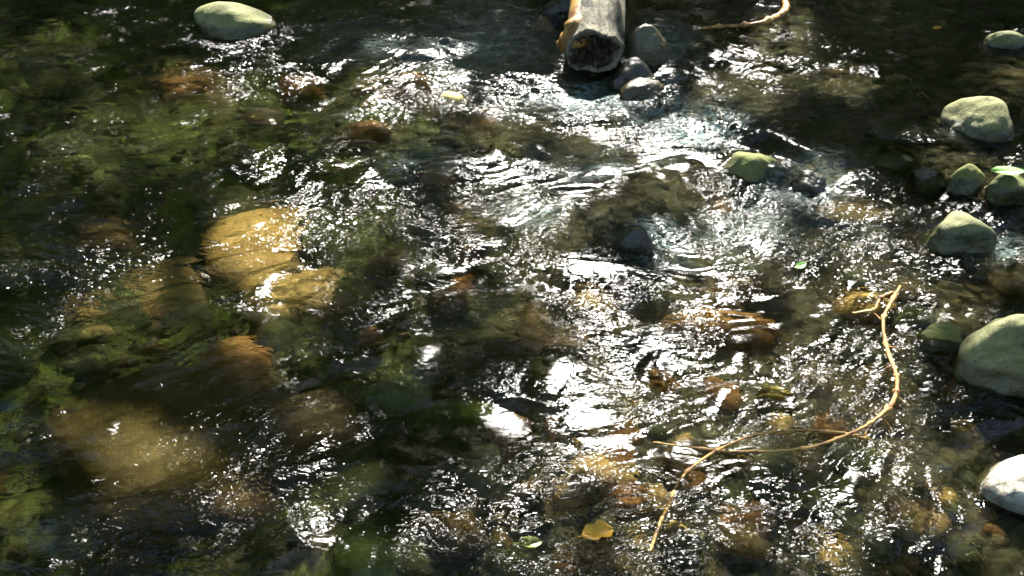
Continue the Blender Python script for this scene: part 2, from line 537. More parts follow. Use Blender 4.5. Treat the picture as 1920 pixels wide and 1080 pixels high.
# ------------------------------------------------------------------ water
X, Y = np.meshgrid(axis(-4.2, 3.9, 0.0075, -11, 11, 1.15), axis(0.75, 6.2, 0.0075, -0.6, 12, 1.15))
PX, PY = to_px(X, Y, 0)


def blobs(lst, px, py):
    t = np.zeros_like(px)
    for bx, by, rx, ry, s in lst:
        t = np.maximum(t, s * np.exp(-((px - bx) / rx) ** 2 - ((py - by) / ry) ** 2))
    return t


calm = blobs([(1620, 40, 330, 95, 0.93), (1900, 130, 250, 70, 0.85), (1340, 10, 120, 45, 0.9), (1800, 330, 150, 60, 0.45), (1880, 520, 120, 80, 0.45),
              (250, 250, 330, 160, 0.25), (180, 60, 260, 90, 0.35), (330, 800, 170, 110, 0.3), (200, 480, 240, 100, 0.2)], PX, PY)
ripple = 1 - calm
dense = blobs([(1160, 550, 110, 60, 1), (1110, 830, 90, 90, 1), (1590, 550, 90, 55, 1), (1310, 285, 80, 45, 1), (1450, 410, 170, 55, .8), (1350, 590, 150, 50, .7), (1080, 185, 90, 35, .7), (1880, 920, 90, 110, .8), (1400, 700, 150, 50, .6)], PX, PY)
ripple = ripple * (1 - 0.42 * dense) * (1 + 0.35 * blobs([(1300, 450, 380, 160, 1), (1150, 150, 220, 90, 1), (1100, 760, 220, 120, .6)], PX, PY))
far = np.clip(1 - (np.abs(X) - 4.4) / 2, 0, 1) * np.clip(1 - (Y - 6.6) / 3, 0, 1)

W1, W2 = field(1.1, 0.4), field(0.3, 0.4)
WX = X + 0.06 * samp(W1, X + 3.1, Y + 1.7) + 0.016 * samp(W2, X, Y)
WY = Y + 0.06 * samp(W1, X + 7.7, Y + 5.2) + 0.016 * samp(W2, X + 4.4, Y + 2.2)
ang = 12
gust = np.clip(0.75 + 0.5 * samp(W1, X + 1.3, Y + 8.8) + 0.35 * samp(W2, X + 2.2, Y + 0.4), 0.12, 1.9)   # ruffled patches and glassy tongues
H = 0.0075 * samp(field(0.62, 0.35, ang + 4, 0.8), WX, WY)
H += 0.0068 * samp(field(0.26, 0.35, ang, 0.7), WX, WY)
mid_ = samp(field(0.125, 0.35, ang - 6, 0.65), WX, WY)
H += 0.0034 * (mid_ - 0.35 * np.abs(mid_)) * (0.4 + 0.6 * gust)
f4 = samp(field(0.068, 0.3, ang + 8, 0.65), WX, WY)
H += 0.0025 * (f4 - 0.35 * np.abs(f4)) * gust
f5 = samp(field(0.040, 0.25, ang, 0.7), WX, WY)
H += 0.0015 * (f5 - 0.3 * np.abs(f5)) * gust
H += 0.0008 * samp(field(0.024, 0.2, ang + 15, 0.7), WX, WY) * gust
H *= 0.92 * ripple * far

# water piling up on rocks, wakes behind them, and humps over sunken stones: (px, py, radius m, height m)
for bx, by, r, hh in [(1420, 318, .16, .03), (1190, 425, .09, .025), (1215, 470, .10, -.02), (1340, 262, .12, -.03), (1310, 222, .2, .02), (1530, 368, .12, -.03),
                      (1500, 318, .16, .02), (1225, 62, .16, .02), (800, 112, .14, .02), (1700, 255, .2, .02), (930, 250, .2, .015), (420, 640, .22, .012),
                      (1010, 395, .13, .02), (820, 300, .14, .015), (1165, 165, .15, -.02), (700, 1050, .12, .02), (900, 450, .2, .018), (110, 365, .16, .02), (200, 385, .12, .02)]:
    q = at(bx, by)
    H += far * hh * np.exp(-((X - q[0]) ** 2 + ((Y - q[1]) * 1.1) ** 2) / (r * r))
# the ridge of water thrown up by the sunken slab at lower left
rid = np.array([at(px, py)[:2] for px, py in [(90, 1060), (150, 960), (185, 850), (205, 790), (250, 720), (330, 680), (400, 645)]])
for i in range(len(rid) - 1):
    for t in np.linspace(0, 1, 6)[:-1]:
        q = rid[i] * (1 - t) + rid[i + 1] * t
        H += 0.0045 * np.exp(-((X - q[0]) ** 2 + (Y - q[1]) ** 2) / 0.03 ** 2)
Zw = H + level(X, Y)
me = grid_mesh('water', X, Y, Zw)
a = me.attributes.new('ripple', 'FLOAT', 'POINT')
a.data.foreach_set('value', np.clip(ripple * gust, 0.03, 1.6).astype(np.float32).ravel())
froth = blobs([(920, 80, 110, 55, .5), (1100, 190, 110, 30, .75), (1310, 240, 80, 30, .9), (1250, 215, 70, 25, .6), (1250, 100, 40, 30, .6), (1500, 350, 70, 25, .6),
               (1230, 450, 50, 40, .5), (800, 300, 60, 30, .35), (1120, 300, 90, 30, .35), (1000, 400, 60, 30, .4), (1420, 420, 120, 40, .3), (700, 70, 100, 30, .25), (1890, 465, 40, 18, .5)], PX, PY)
a = me.attributes.new('froth', 'FLOAT', 'POINT')
a.data.foreach_set('value', (froth * 0.75).astype(np.float32).ravel())
o = link('water', me, make_water_mat()); tag(o, kind='structure')


# ------------------------------------------------------------------ rocks above the water
def rock(name, label, px, py, wpx, depth_ratio, ztop, zbot, mat, seed, cat='rock', group=None, planes=10, p=11.0, rough=0.028, lump=0.07, rot=0.0, tilt=0.0, sub=5, jit=0.34, dents=(), taper=0.0):
    """A stone whose middle shows at pixel (px, py), wpx photo pixels wide, from height zbot to ztop."""
    zc = (ztop + max(zbot, -0.02)) / 2
    c = at(px, py, zc)
    sx = wpx / F * depth_of(c) / 2
    V, Fc = stone_shape(seed, sub, planes, p, rough, lump, jit, dents)
    ct, st_ = math.cos(tilt), math.sin(tilt)
    V = np.stack([V[:, 0] * ct + V[:, 2] * st_, V[:, 1], -V[:, 0] * st_ + V[:, 2] * ct], 1)
    V /= np.abs(V).max(0)
    V[:, :2] *= (1 + 0.15 * taper - taper * np.clip((V[:, 2] + 1) / 2, 0, 1))[:, None]
    V = V * np.array([sx, sx * depth_ratio, (ztop - zbot) / 2])
    V[:, 2] += (ztop - zbot) / 2
    o = link(name, np_mesh(name, V, Fc), mat)
    o.location = (c[0], c[1], zbot)
    o.rotation_euler = (0, 0, R(rot))
    return tag(o, label, cat, group)


L5 = 0.055
rock('boulder', 'mossy grey green boulder standing alone in the dark water at upper left', 440, 32, 150, 0.75, 0.17, -0.2, M['mossrock'], 11, 'boulder', lump=0.05)
rock('boulder', 'big pale pitted boulder beside the upper end of the vine at the right edge', 1903, 655, 235, 0.85, 0.24, -0.16, M['boulder'], 23, 'boulder', planes=8, p=14, lump=0.08, rough=0.03, jit=0.42, taper=0.55,
     dents=[(-.1, -.8, .55, .05, .16), (-.5, -.7, .2, .03, .13), (.1, -.9, .1, .04, .12), (-.7, -.3, .6, .03, .1), (-.2, -.5, .9, .025, .1)])
rock('boulder', 'whitish boulder glaring in full sun at the lower right edge', 1925, 893, 175, 0.85, 0.07, -0.12, M['whiterock'], 31, 'boulder', planes=9)
rock('rock', 'speckled olive domed rock with a dark crack, behind the small rounded rock', 1835, 228, 142, 0.72, 0.19, -0.1, M['speckrock'], 41, planes=10, p=8, lump=0.08)
rock('rock', 'pale knobbly low rock at the top right edge of the calm pool', 1890, 80, 120, 0.5, 0.14, -0.1, M['greyrock'], 52, planes=8, p=9, lump=0.12, tilt=0.2)
rock('rock', 'small olive rounded rock left of the rock with the bright green leaf', 1813, 338, 72, 0.8, 0.125, -0.08, M['oliverock'], 61, planes=9)
rock('rock', 'olive rock with a bright green leaf lying on top at the right edge', 1893, 354, 88, 0.7, 0.13, -0.08, M['oliverock'], 71, planes=9, p=9)
rock('rock', 'pale grey angular rock, left face catching sun, between leaf topped rock and big boulder', 1804, 434, 118, 0.75, 0.12, -0.08, M['greyrock'], 81, planes=8, p=9, jit=0.36)
rock('rock', 'wet bluish rock standing upright right of the log end', 1215, 90, 84, 0.8, 0.25, -0.14, M['wetgrey'], 91, planes=8)
rock('rock', 'dark soaked rock wedged under the upright rock by the log end', 1186, 136, 84, 0.8, 0.13, -0.12, M['darkwet'], 101)
rock('rock', 'yellow brown wet rock at the foot of the stones beside the log end', 1208, 166, 92, 0.8, 0.075, -0.12, M['wetbrown'], 111)
rock('rock', 'dark olive rock right of the stones beside the log, water sliding over it', 1258, 148, 80, 0.8, 0.1, -0.12, M['darkwet'], 115)
rock('rock', 'dark humped rock behind the upright rock with pool water curling over it', 1222, 52, 95, 0.7, 0.085, -0.12, M['darkwet'], 121)
rock('rock', 'dark brown rock behind the left side of the log', 1052, 12, 70, 0.8, 0.14, -0.12, M['darkwet'], 131)
rock('rock', 'small wet brown rock in the fast water left of the log', 1022, 48, 46, 0.8, 0.09, -0.12, M['brown'], 133)
rock('rock', 'lime green mossy rock awash in the middle of the riffle', 1418, 306, 124, 0.7, 0.085, -0.14, M['limemoss'], 141, planes=9, p=9)
rock('rock', 'dark rock right of the lime green one with water pouring over it', 1520, 338, 84, 0.7, 0.055, -0.14, M['darkwet'], 151)
rock('rock', 'dark glistening rock splitting the current in the middle of the riffle', 1192, 446, 72, 0.8, 0.075, -0.14, M['darkwet'], 161, planes=8, p=10)
rock('rock', 'dark flat wet rock with a bright rim among the sparkles left of the log', 792, 104, 105, 0.35, 0.045, -0.15, M['darkwet'], 171, planes=8, p=9)
rock('rock', 'ochre wet rock tucked against the left side of the big pitted boulder', 1768, 630, 88, 0.7, 0.035, -0.1, M['limemoss'], 181)
rock('rock', 'brown flat slab awash in front of the speckled olive rock', 1705, 250, 165, 0.6, 0.066, -0.1, M['darkwet'], 191, planes=8, p=10)
rock('rock', 'grey wet stone barely awash left of the small rounded rock', 1680, 300, 100, 0.7, 0.062, -0.1, M['greyrock'], 201)
rock('rock', 'dark stone with wet shining top just left of the small rounded rock', 1746, 332, 76, 0.7, 0.055, -0.1, M['darkwet'], 205)

# ------------------------------------------------------------------ stones seen under the water
def sunk(name, label, px, py, wpx, ratio, hgt, mat, seed, rot=0.0, lift=0.0, cat='stone', group=None, sub=4, planes=11, p=7.0):
    c = at(px, py, -0.1)
    zb = float(bed_z(np.array(c[0]), np.array(c[1])))
    c = at(px, py, zb + hgt * 0.6)
    sx = wpx / F * depth_of(c) / 2
    V, Fc = stone_shape(seed, sub, planes, p)
    V = V * np.array([sx, sx * ratio, hgt * 0.62]); V[:, 2] += hgt * 0.62
    o = link(name, np_mesh(name, V, Fc), mat)
    o.location = (c[0], c[1], zb - hgt * 0.22 + lift); o.rotation_euler = (0, 0, R(rot))
    return tag(o, label, cat, group)


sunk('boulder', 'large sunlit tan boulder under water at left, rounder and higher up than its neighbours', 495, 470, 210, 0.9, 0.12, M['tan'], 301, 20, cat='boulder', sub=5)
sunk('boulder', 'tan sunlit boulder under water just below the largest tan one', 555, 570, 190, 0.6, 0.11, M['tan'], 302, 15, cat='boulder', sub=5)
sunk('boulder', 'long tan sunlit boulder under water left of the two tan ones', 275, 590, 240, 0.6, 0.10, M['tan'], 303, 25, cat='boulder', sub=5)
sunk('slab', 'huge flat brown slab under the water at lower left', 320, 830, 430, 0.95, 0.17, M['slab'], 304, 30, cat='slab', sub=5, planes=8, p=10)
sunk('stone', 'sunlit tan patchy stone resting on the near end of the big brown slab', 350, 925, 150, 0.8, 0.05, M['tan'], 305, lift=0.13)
sunk('stone', 'orange brown stone at the upper right corner of the big brown slab', 445, 690, 130, 0.8, 0.16, M['rust'], 306, 10)
sunk('stone', 'brown stone right of the big brown slab with a dark gap beside it', 520, 760, 120, 0.9, 0.15, M['brown'], 307)
sunk('stone', 'dim brown stone under green water left of the large tan boulder', 210, 470, 130, 0.6, 0.14, M['brown'], 308)
sunk('stone', 'bright green weedy stone under water at the bottom edge', 705, 1050, 165, 1.0, 0.12, M['greenweed'], 309, 25)
sunk('stone', 'green weedy stone under dark water in the lower middle', 850, 790, 170, 0.6, 0.14, M['greenweed'], 310)
sunk('stone', 'green weedy stone left of the lower middle one in shade', 740, 755, 140, 0.6, 0.13, M['greenweed'], 311)
sunk('stone', 'reddish brown flat stone showing at the surface left of the yellow stone', 768, 168, 90, 0.6, 0.2, M['rust'], 312)
sunk('stone', 'pale yellow stone below the flat reddish one', 845, 202, 66, 0.7, 0.19, M['ochre'], 313)
sunk('stone', 'rusty long stone under the sparkles at upper left', 568, 182, 90, 0.6, 0.19, M['rust'], 314)
sunk('stone', 'wide rusty brown stone in a row at upper left, below the mossy boulder', 355, 185, 110, 0.6, 0.18, M['rust'], 315)
sunk('stone', 'ochre little stone at the left end of the row below the mossy boulder', 243, 198, 50, 0.7, 0.17, M['ochre'], 316)
sunk('stone', 'rusty stone below the sparkling patch in the upper middle', 695, 258, 90, 0.6, 0.17, M['rust'], 317)
sunk('stone', 'small bright orange stone in the dark middle of the stream', 873, 490, 46, 0.8, 0.15, M['rust'], 318)
sunk('stone', 'small flat orange stone in the dark water right of the slab', 692, 648, 56, 0.6, 0.14, M['rust'], 319)
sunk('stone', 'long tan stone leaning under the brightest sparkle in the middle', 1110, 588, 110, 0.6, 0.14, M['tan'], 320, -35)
sunk('stone', 'brown stone under the ripples left of the long tan one', 840, 572, 80, 0.8, 0.10, M['brown'], 321)
sunk('stone', 'ochre flattish stone right of the tan sunlit boulders', 665, 565, 90, 0.7, 0.14, M['ochre'], 322)
sunk('stone', 'long rusty stone lying across below the brightest sparkle', 1340, 628, 230, 0.3, 0.11, M['rust'], 323, -3)
sunk('stone', 'greyish stone under ripples below the long tan one', 1190, 650, 130, 0.6, 0.11, M['grey'], 324)
sunk('stone', 'orange stone under the lower bright sparkle', 960, 812, 80, 0.6, 0.13, M['rust'], 325)
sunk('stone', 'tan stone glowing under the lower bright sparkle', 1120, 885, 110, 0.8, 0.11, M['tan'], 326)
sunk('stone', 'round brown stone in the shallows left of the yellow leaf', 992, 938, 62, 0.9, 0.13, M['brown'], 327)
sunk('stone', 'golden knobbly stone in the shallows at lower right', 1725, 985, 110, 0.8, 0.085, M['tan'], 328)
sunk('stone', 'brown pebble touching the top of the golden knobbly stone', 1728, 958, 46, 0.8, 0.07, M['brown'], 329)
sunk('stone', 'bluish white angular stone below the vine fork', 1450, 872, 80, 0.8, 0.10, M['pale'], 330, 20)
sunk('stone', 'grey green stone under the lower right ripples', 1520, 930, 170, 0.6, 0.09, M['olive'], 331)
sunk('stone', 'tan pebble between the yellow leaf and the loose vine end', 1270, 1005, 60, 0.8, 0.11, M['tan'], 332)
sunk('stone', 'pale round pebble touching the tan pebble near the loose vine end', 1300, 1022, 40, 0.8, 0.11, M['pale'], 333)
sunk('stone', 'yellow smooth stone under the ripples inside the bend of the vine', 1450, 762, 72, 0.45, 0.11, M['ochre'], 334, -15)
sunk('stone', 'mottled tan and rust stone near the top of the vine, left of it', 1620, 575, 120, 0.6, 0.09, M['tan'], 335)
sunk('stone', 'broad brown flat stone left of the pale grey rock', 1600, 402, 150, 0.5, 0.055, M['brown'], 336, -12)
sunk('stone', 'brown mottled stone at the bottom edge left of the tan pebble', 830, 1000, 150, 0.6, 0.14, M['brown'], 337)

# cobbles: individuals by zone, each colour of each zone a group
zones = [
    ('pool', 95, [(1290, 20), (1910, 20), (1910, 210), (1500, 210), (1330, 120)], (36, 95), (0.05, 0.10), 0.58,
     {'olive': ('dark olive flat cobble paving the bed of the calm pool at upper right', 10), 'brown': ('brown flat cobble paving the bed of the calm pool at upper right', 8), 'grey': ('grey flat cobble paving the bed of the calm pool at upper right', 4)}),
    ('riffle', 75, [(700, 200), (1250, 230), (1700, 420), (1700, 700), (1200, 740), (800, 680), (620, 300)], (50, 110), (0.06, 0.12), 0.7,
     {'brown': ('brown stone under the glittering riffle in mid stream', 6), 'rust': ('rusty stone under the glittering riffle in mid stream', 3), 'grey': ('grey stone under the glittering riffle in mid stream', 5), 'olive': ('olive stone under the glittering riffle in mid stream', 5)}),
    ('near', 90, [(900, 760), (1800, 700), (1920, 1080), (760, 1080)], (36, 105), (0.05, 0.10), 0.75,
     {'brown': ('brown stone in the shallow water around the vine', 6), 'rust': ('rusty stone in the shallow water around the vine', 5), 'tan': ('tan stone in the shallow water around the vine', 6), 'grey': ('grey stone in the shallow water around the vine', 5), 'olive': ('olive stone in the shallow water around the vine', 4)}),
    ('left', 48, [(0, 120), (620, 230), (620, 700), (760, 1080), (0, 1080)], (90, 220), (0.08, 0.14), 0.7,
     {'olive': ('olive algae covered stone blurred under the deep green water at left', 8), 'brown': ('brown stone blurred under the deep green water at left', 4)}),
    ('edge', 20, [(1700, 380), (1920, 380), (1920, 560), (1730, 600)], (40, 90), (0.05, 0.08), 0.7,
     {'brown': ('brown stone in the dark shallows near the right edge', 3), 'olive': ('olive stone in the dark shallows near the right edge', 3)}),
]


def inside(poly, x, y):
    c = False
    for i in range(len(poly)):
        x1, y1 = poly[i]; x2, y2 = poly[i - 1]
        if (y1 > y) != (y2 > y) and x < (x2 - x1) * (y - y1) / (y2 - y1) + x1:
            c = not c
    return c


SH = [stone_shape(900 + i, 3) for i in range(12)]
for zi, (zn, n, poly, (w0, w1), (h0, h1), ratio, kinds) in enumerate(zones):
    g = random.Random(50 + zi)
    proto = {k: [np_mesh('cobble', SH[i][0], SH[i][1]) for i in range(12)] for k in kinds}
    for k in kinds:
        for m_ in proto[k]:
            m_.materials.append(M[k])
    names = list(kinds); wts = [kinds[k][1] for k in names]
    xs = [p_[0] for p_ in poly]; ys = [p_[1] for p_ in poly]
    done, tries = [], 0
    while len(done) < n and tries < 6000:
        tries += 1
        px, py = g.uniform(min(xs), max(xs)), g.uniform(min(ys), max(ys))
        if not inside(poly, px, py):
            continue
        wp = g.uniform(w0, w1) * (0.62 if g.random() < 0.4 else 1)
        if any(abs(px - a_) < (wp + c_) * 0.40 and abs(py - b_) < (wp + c_) * 0.2 for a_, b_, c_ in done):
            continue
        done.append((px, py, wp))
        k = g.choices(names, wts)[0]
        c = at(px, py, -0.1)
        zb = float(bed_z(np.array(c[0]), np.array(c[1])))
        c = at(px, py, zb)
        sx = wp / F * depth_of(c) / 2
        hh = min(g.uniform(h0, h1), sx * 1.1, max(0.03, (-zb + float(level(np.array(c[0]), np.array(c[1])))) * 1.2))
        o = bpy.data.objects.new('cobble', g.choice(proto[k]))
        C.objects.link(o)
        o.scale = (sx, sx * ratio * g.uniform(0.8, 1.3), hh * 0.6)
        o.location = (c[0], c[1], zb + hh * 0.25)
        o.rotation_euler = (g.uniform(-.2, .2), g.uniform(-.2, .2), g.uniform(0, 6.28))
        tag(o, kinds[k][0], 'stone', kinds[k][0].replace('cobble', 'cobbles').replace(' stone ', ' stones '))

# gravel between the cobbles: one mass
GV, GF, GM = [], [], []
D2, F2 = ICO[2]
base = 0
for i in range(5200):
    y = 0.9 + 5.2 * random.random() ** 1.1
    x = random.uniform(-0.72 * y - 0.4, edge_right(y) + 0.6)
    s = random.uniform(0.008, 0.028) * (1 + 0.18 * y)
    sh = SH[i % 12][0][:1]
    g = np.random.default_rng(i)
    N = g.standard_normal((7, 3)); N /= np.linalg.norm(N, axis=1)[:, None]
    r = (np.sum((np.maximum(D2 @ N.T, 0) * (1.1 + 0.3 * g.random(7))) ** 6, 1) + 0.9) ** (-1 / 6)
    V = D2 * r[:, None] * s * np.array([1, g.uniform(.6, 1), g.uniform(.4, .7)])
    t = g.uniform(0, 6.28); c_, s_ = math.cos(t), math.sin(t)
    V = np.stack([V[:, 0] * c_ - V[:, 1] * s_ + x, V[:, 0] * s_ + V[:, 1] * c_ + y, V[:, 2]], 1)
    GV.append(V); GF.append(F2 + base); base += len(V); GM.append((x, y))
zz = bed_z(np.array([q[0] for q in GM]), np.array([q[1] for q in GM]))
for i, V in enumerate(GV):
    V[:, 2] += zz[i] + 0.004
m, nt, P, out = new_mat('gravel')
geo = nd(nt, 'ShaderNodeNewGeometry')
col = ramp(nt, geo.outputs['Random Per Island'], [(0, (0.0135, 0.0119, 0.00607)), (0.3, (0.0338, 0.0253, 0.0119)), (0.5, (0.0236, 0.0236, 0.0135)), (0.7, (0.0675, 0.0371, 0.0152)), (0.85, (0.0439, 0.0439, 0.0338)), (1, (0.108, 0.078, 0.0371))])
n2 = noise(nt, geo.outputs['Position'], 90, 5, 0.7)
col = mixc(nt, ramp(nt, n2, [(0.35, 0.6), (0.6, 0.0)]), col, (0.04, 0.035, 0.02))
nt.links.new(col, P.inputs['Base Color']); P.inputs['Roughness'].default_value = 0.75
nt.links.new(bump(nt, n2, 0.5, 0.005), P.inputs['Normal'])
o = link('gravel', np_mesh('gravel', np.concatenate(GV), np.concatenate(GF)), m)
tag(o, 'mixed gravel covering the stream bed between the stones', 'gravel', kind='stuff')


# ------------------------------------------------------------------ tubes, log, vines, leaves
def spline(P, n):
    P = np.asarray(P, float)
    Q = np.vstack([2 * P[0] - P[1], P, 2 * P[-1] - P[-2]])
    out = []
    for i in range(1, len(Q) - 2):
        for t in np.arange(n) / n:
            a, b_, c, d = Q[i - 1], Q[i], Q[i + 1], Q[i + 2]
            out.append(0.5 * (2 * b_ + (c - a) * t + (2 * a - 5 * b_ + 4 * c - d) * t * t + (3 * b_ - a - 3 * c + d) * t ** 3))
    out.append(Q[-2])
    return np.array(out)


def tube(path, rad, seg=10, seed=0, wob=0.12, knots=0.0):
    """Closed, uneven tube along a path; returns verts, faces (quads)."""
    g = np.random.default_rng(seed)
    path = np.asarray(path); n = len(path)
    rad = 1.0 * np.interp(np.linspace(0, 1, n), np.linspace(0, 1, len(rad)), rad)
    T = np.gradient(path, axis=0); T /= np.linalg.norm(T, axis=1)[:, None]
    up = np.array([0.1, 0.2, 1.0])
    V = []
    ph = g.random(6) * 6.28
    for i in range(n):
        a = np.cross(T[i], up); a /= np.linalg.norm(a); b_ = np.cross(a, T[i])
        k = 1 + knots * max(0, math.sin(i * 0.55 + ph[0]) * math.sin(i * 0.21 + ph[1])) ** 2 * 2
        for j in range(seg):
            t = 2 * math.pi * j / seg
            r = rad[i] * k * (1 + wob * (math.sin(2 * t + ph[2] + i * 0.13) + math.sin(3 * t + ph[3] - i * 0.21) * 0.6 + 0.5 * math.sin(i * 0.9 + ph[4] + t)))
            V.append(path[i] + r * (math.cos(t) * a + math.sin(t) * b_))
    Fc = []
    for i in range(n - 1):
        for j in range(seg):
            j1 = (j + 1) % seg
            Fc.append((i * seg + j, i * seg + j1, (i + 1) * seg + j1, (i + 1) * seg + j))
    for end in (0, n - 1):                     # close the ends with a small cone
        c = len(V); V.append(path[end] + (T[end] if end else -T[end]) * rad[end] * 0.4)
        for j in range(seg):
            j1 = (j + 1) % seg
            q = (end * seg + j, end * seg + j1)
            Fc.append((q[0], q[1], c, c) if end else (q[1], q[0], c, c))
    return np.array(V), Fc


def poly_mesh(name, V, Fc):
    me = bpy.data.meshes.new(name)
    me.from_pydata([tuple(v) for v in V], [], [tuple(dict.fromkeys(f)) for f in Fc])
    me.polygons.foreach_set('use_smooth', [True] * len(me.polygons))
    me.update()
    return me


# the log: axis runs away from the camera, hollow broken end towards it
root = bpy.data.objects.new('driftwood_log', None); C.objects.link(root)
E0 = at(1113, 98, 0.13)
root.location = (E0[0], E0[1], 0)
tag(root, 'weathered driftwood log with a ragged rotten end pointing at the viewer', 'log')
AX = np.array([0.11, 0.985, 0.36]); AX /= np.linalg.norm(AX)
RA = np.cross(AX, [0, 0, 1]); RA /= np.linalg.norm(RA); RU = np.cross(RA, AX)
g = np.random.default_rng(5)
SEG, RAD = 72, 0.138
th = np.linspace(0, 2 * math.pi, SEG, endpoint=False)
prof = 1 + 0.04 * np.sin(2 * th + 1) + 0.035 * np.sin(3 * th + 2.2) + 0.02 * np.sin(5 * th) + 0.012 * np.sin(9 * th + 1)
endj = 0.014 * np.sin(3 * th + 1) + 0.006 * np.sin(7 * th + 2) + 0.004 * g.standard_normal(SEG)


def ring(s, r, jag=1.0, extra=None):
    rr = r * prof * (1 + (extra if extra is not None else 0))
    c = np.array([0, 0, 0.13]) + AX * s
    return c + np.outer(rr * np.cos(th), RA) + np.outer(rr * np.sin(th), RU) + np.outer(endj * jag, AX)


SS = np.concatenate([[0, 0.015, 0.03], np.linspace(0.06, 3.2, 130)])
V = []
for i, s in enumerate(SS):
    ex = 0.02 * np.sin(th * 4 + s * 3) + 0.012 * np.sin(th * 11 + 2 * s) + 0.010 * np.sin(7 * s + th * 2) + 0.012 * g.standard_normal(SEG) * 0.5
    V.append(ring(s, RAD * (1.03 - 0.06 * s + (0.02 if s < 0.03 else 0)), max(0, 1 - s / 0.3), ex))
n = len(SS)
V.append(ring(3.25, RAD * 0.5, 0)); V.append(ring(3.26, RAD * 0.02, 0))
Fc = [(i * SEG + j, i * SEG + (j + 1) % SEG, (i + 1) * SEG + (j + 1) % SEG, (i + 1) * SEG + j) for i in range(n + 1) for j in range(SEG)]
link('bark', poly_mesh('bark', np.concatenate(V), Fc), M['bark'], root)
# rim of end wood, then the rotted heart behind it: broken fibres and pits
inner = 0.83 - 0.09 * np.sin(th) + 0.04 * np.sin(2 * th + 0.6) + 0.05 * np.sin(5 * th + 1) + 0.03 * np.sin(9 * th) + 0.03 * g.standard_normal(SEG)
V = [ring(0.0, RAD * 1.045), ring(-0.008, RAD * 1.0), ring(-0.004, RAD * 0.93), ring(0.012, RAD, 0.9, inner - 1)]
Fc = [(i * SEG + j, (i + 1) * SEG + j, (i + 1) * SEG + (j + 1) % SEG, i * SEG + (j + 1) % SEG) for i in range(3) for j in range(SEG)]
link('end_rim', poly_mesh('end_rim', np.concatenate(V), Fc), M['endgrain'], root)
V = []
rr_ = [1, .93, .84, .74, .64, .54, .44, .34, .24, .14, .02]
for k, r in enumerate(rr_):
    s_ = 0.012 + 0.085 * math.sin(min(1, k / 5) * math.pi * .5) * (0.6 + 0.4 * math.sin(1.9 * k + 0.5))
    ex = inner * r * (1 + (0.05 * np.sin(9 * th + 2 * k) + 0.03 * g.standard_normal(SEG)) * min(1, k)) - 1
    ax = (0.022 * np.sin(3 * th + 1.1 * k) + 0.016 * np.sin(8 * th + 2.3 * k) + 0.014 * g.standard_normal(SEG)) * min(1, k / 2) * (0.3 + 0.7 * (r > .1))
    V.append(ring(s_, RAD, 0.9, ex) + np.outer(ax, AX))
Fc = [(i * SEG + j, (i + 1) * SEG + j, (i + 1) * SEG + (j + 1) % SEG, i * SEG + (j + 1) % SEG) for i in range(len(rr_) - 1) for j in range(SEG)]
link('rotten_heart', poly_mesh('rotten_heart', np.concatenate(V), Fc), M['rotten'], root)
# stub of a torn side branch and the barkless strip along the left flank
loc = np.array(root.location)
pts = [at(1095, 30, 0.24) - loc, at(1082, 62, 0.20) - loc, at(1066, 78, 0.15) - loc, at(1054, 84, 0.12) - loc]
pts[0] = pts[0] + np.array([0.04, 0, 0])
V, Fc = tube(spline(pts, 6), [0.06, 0.075, 0.06, 0.035], 14, 3, 0.14)
o = link('branch_stub', poly_mesh('branch_stub', V, Fc), M['rawwood'], root); o['label'] = 'torn orange stub of a side branch'
V, Fc = [], []
for i, s in enumerate(np.linspace(0.12, 3.1, 60)):
    for j, t in enumerate(np.linspace(R(128), R(196) + 0.14 * math.sin(s * 5), 12)):
        rr = RAD * (1.03 - 0.06 * s) * (1.075 + 0.02 * math.sin(3 * s + 5 * t) - 0.06 * (j in (0, 11)))
        V.append(np.array([0, 0, 0.13]) + AX * s + rr * (math.cos(t) * RA + math.sin(t) * RU))
for i in range(59):
    for j in range(11):
        Fc.append((i * 12 + j, i * 12 + j + 1, (i + 1) * 12 + j + 1, (i + 1) * 12 + j))
link('bare_wood', poly_mesh('bare_wood', V, Fc), M['rawwood'], root)


def vine(name, label, pts, rad, seed, cat='vine', knots=0.55):
    P = np.array([at(px, py, z) for px, py, z in pts])
    c = P[0].copy()
    V, Fc = tube(spline(P, 14) - c, rad, 10, seed, 0.13, knots)
    o = link(name, poly_mesh(name, V, Fc), M['vine'])
    o.location = c
    return tag(o, label, cat)


vine('vine', 'thick golden vine bending down from the sparkles and sweeping left over the shallows',
     [(1688, 536, .03), (1668, 572, .05), (1656, 600, .05), (1661, 645, .045), (1674, 684, .05), (1682, 712, .045), (1680, 738, .04), (1668, 762, .04), (1640, 787, .035),
      (1610, 806, .03), (1570, 823, .03), (1520, 838, .02), (1450, 846, .012), (1370, 846, .008), (1290, 838, .003), (1225, 829, -.004)],
     [0.0036, 0.005, 0.0054, 0.006, 0.0046, 0.006, 0.0058, 0.0052, 0.0045, 0.0043, 0.0038, 0.0034, 0.003, 0.0026, 0.002], 1)
def rootlets(o, spots, seed):
    g_ = np.random.default_rng(seed)
    for px, py, z, dx, dy in spots:
        P = np.array([at(px + dx * t + g_.normal(0, 2), py + dy * t + g_.normal(0, 2), z * (1 - 0.8 * t)) for t in np.linspace(0, 1, 5)]) - np.array(o.location)
        V, Fc = tube(spline(P, 5), [0.0028, 0.0018, 0.0008], 6, seed, 0.1)
        link('rootlet', poly_mesh('rootlet', V, Fc), M['vine'], o)


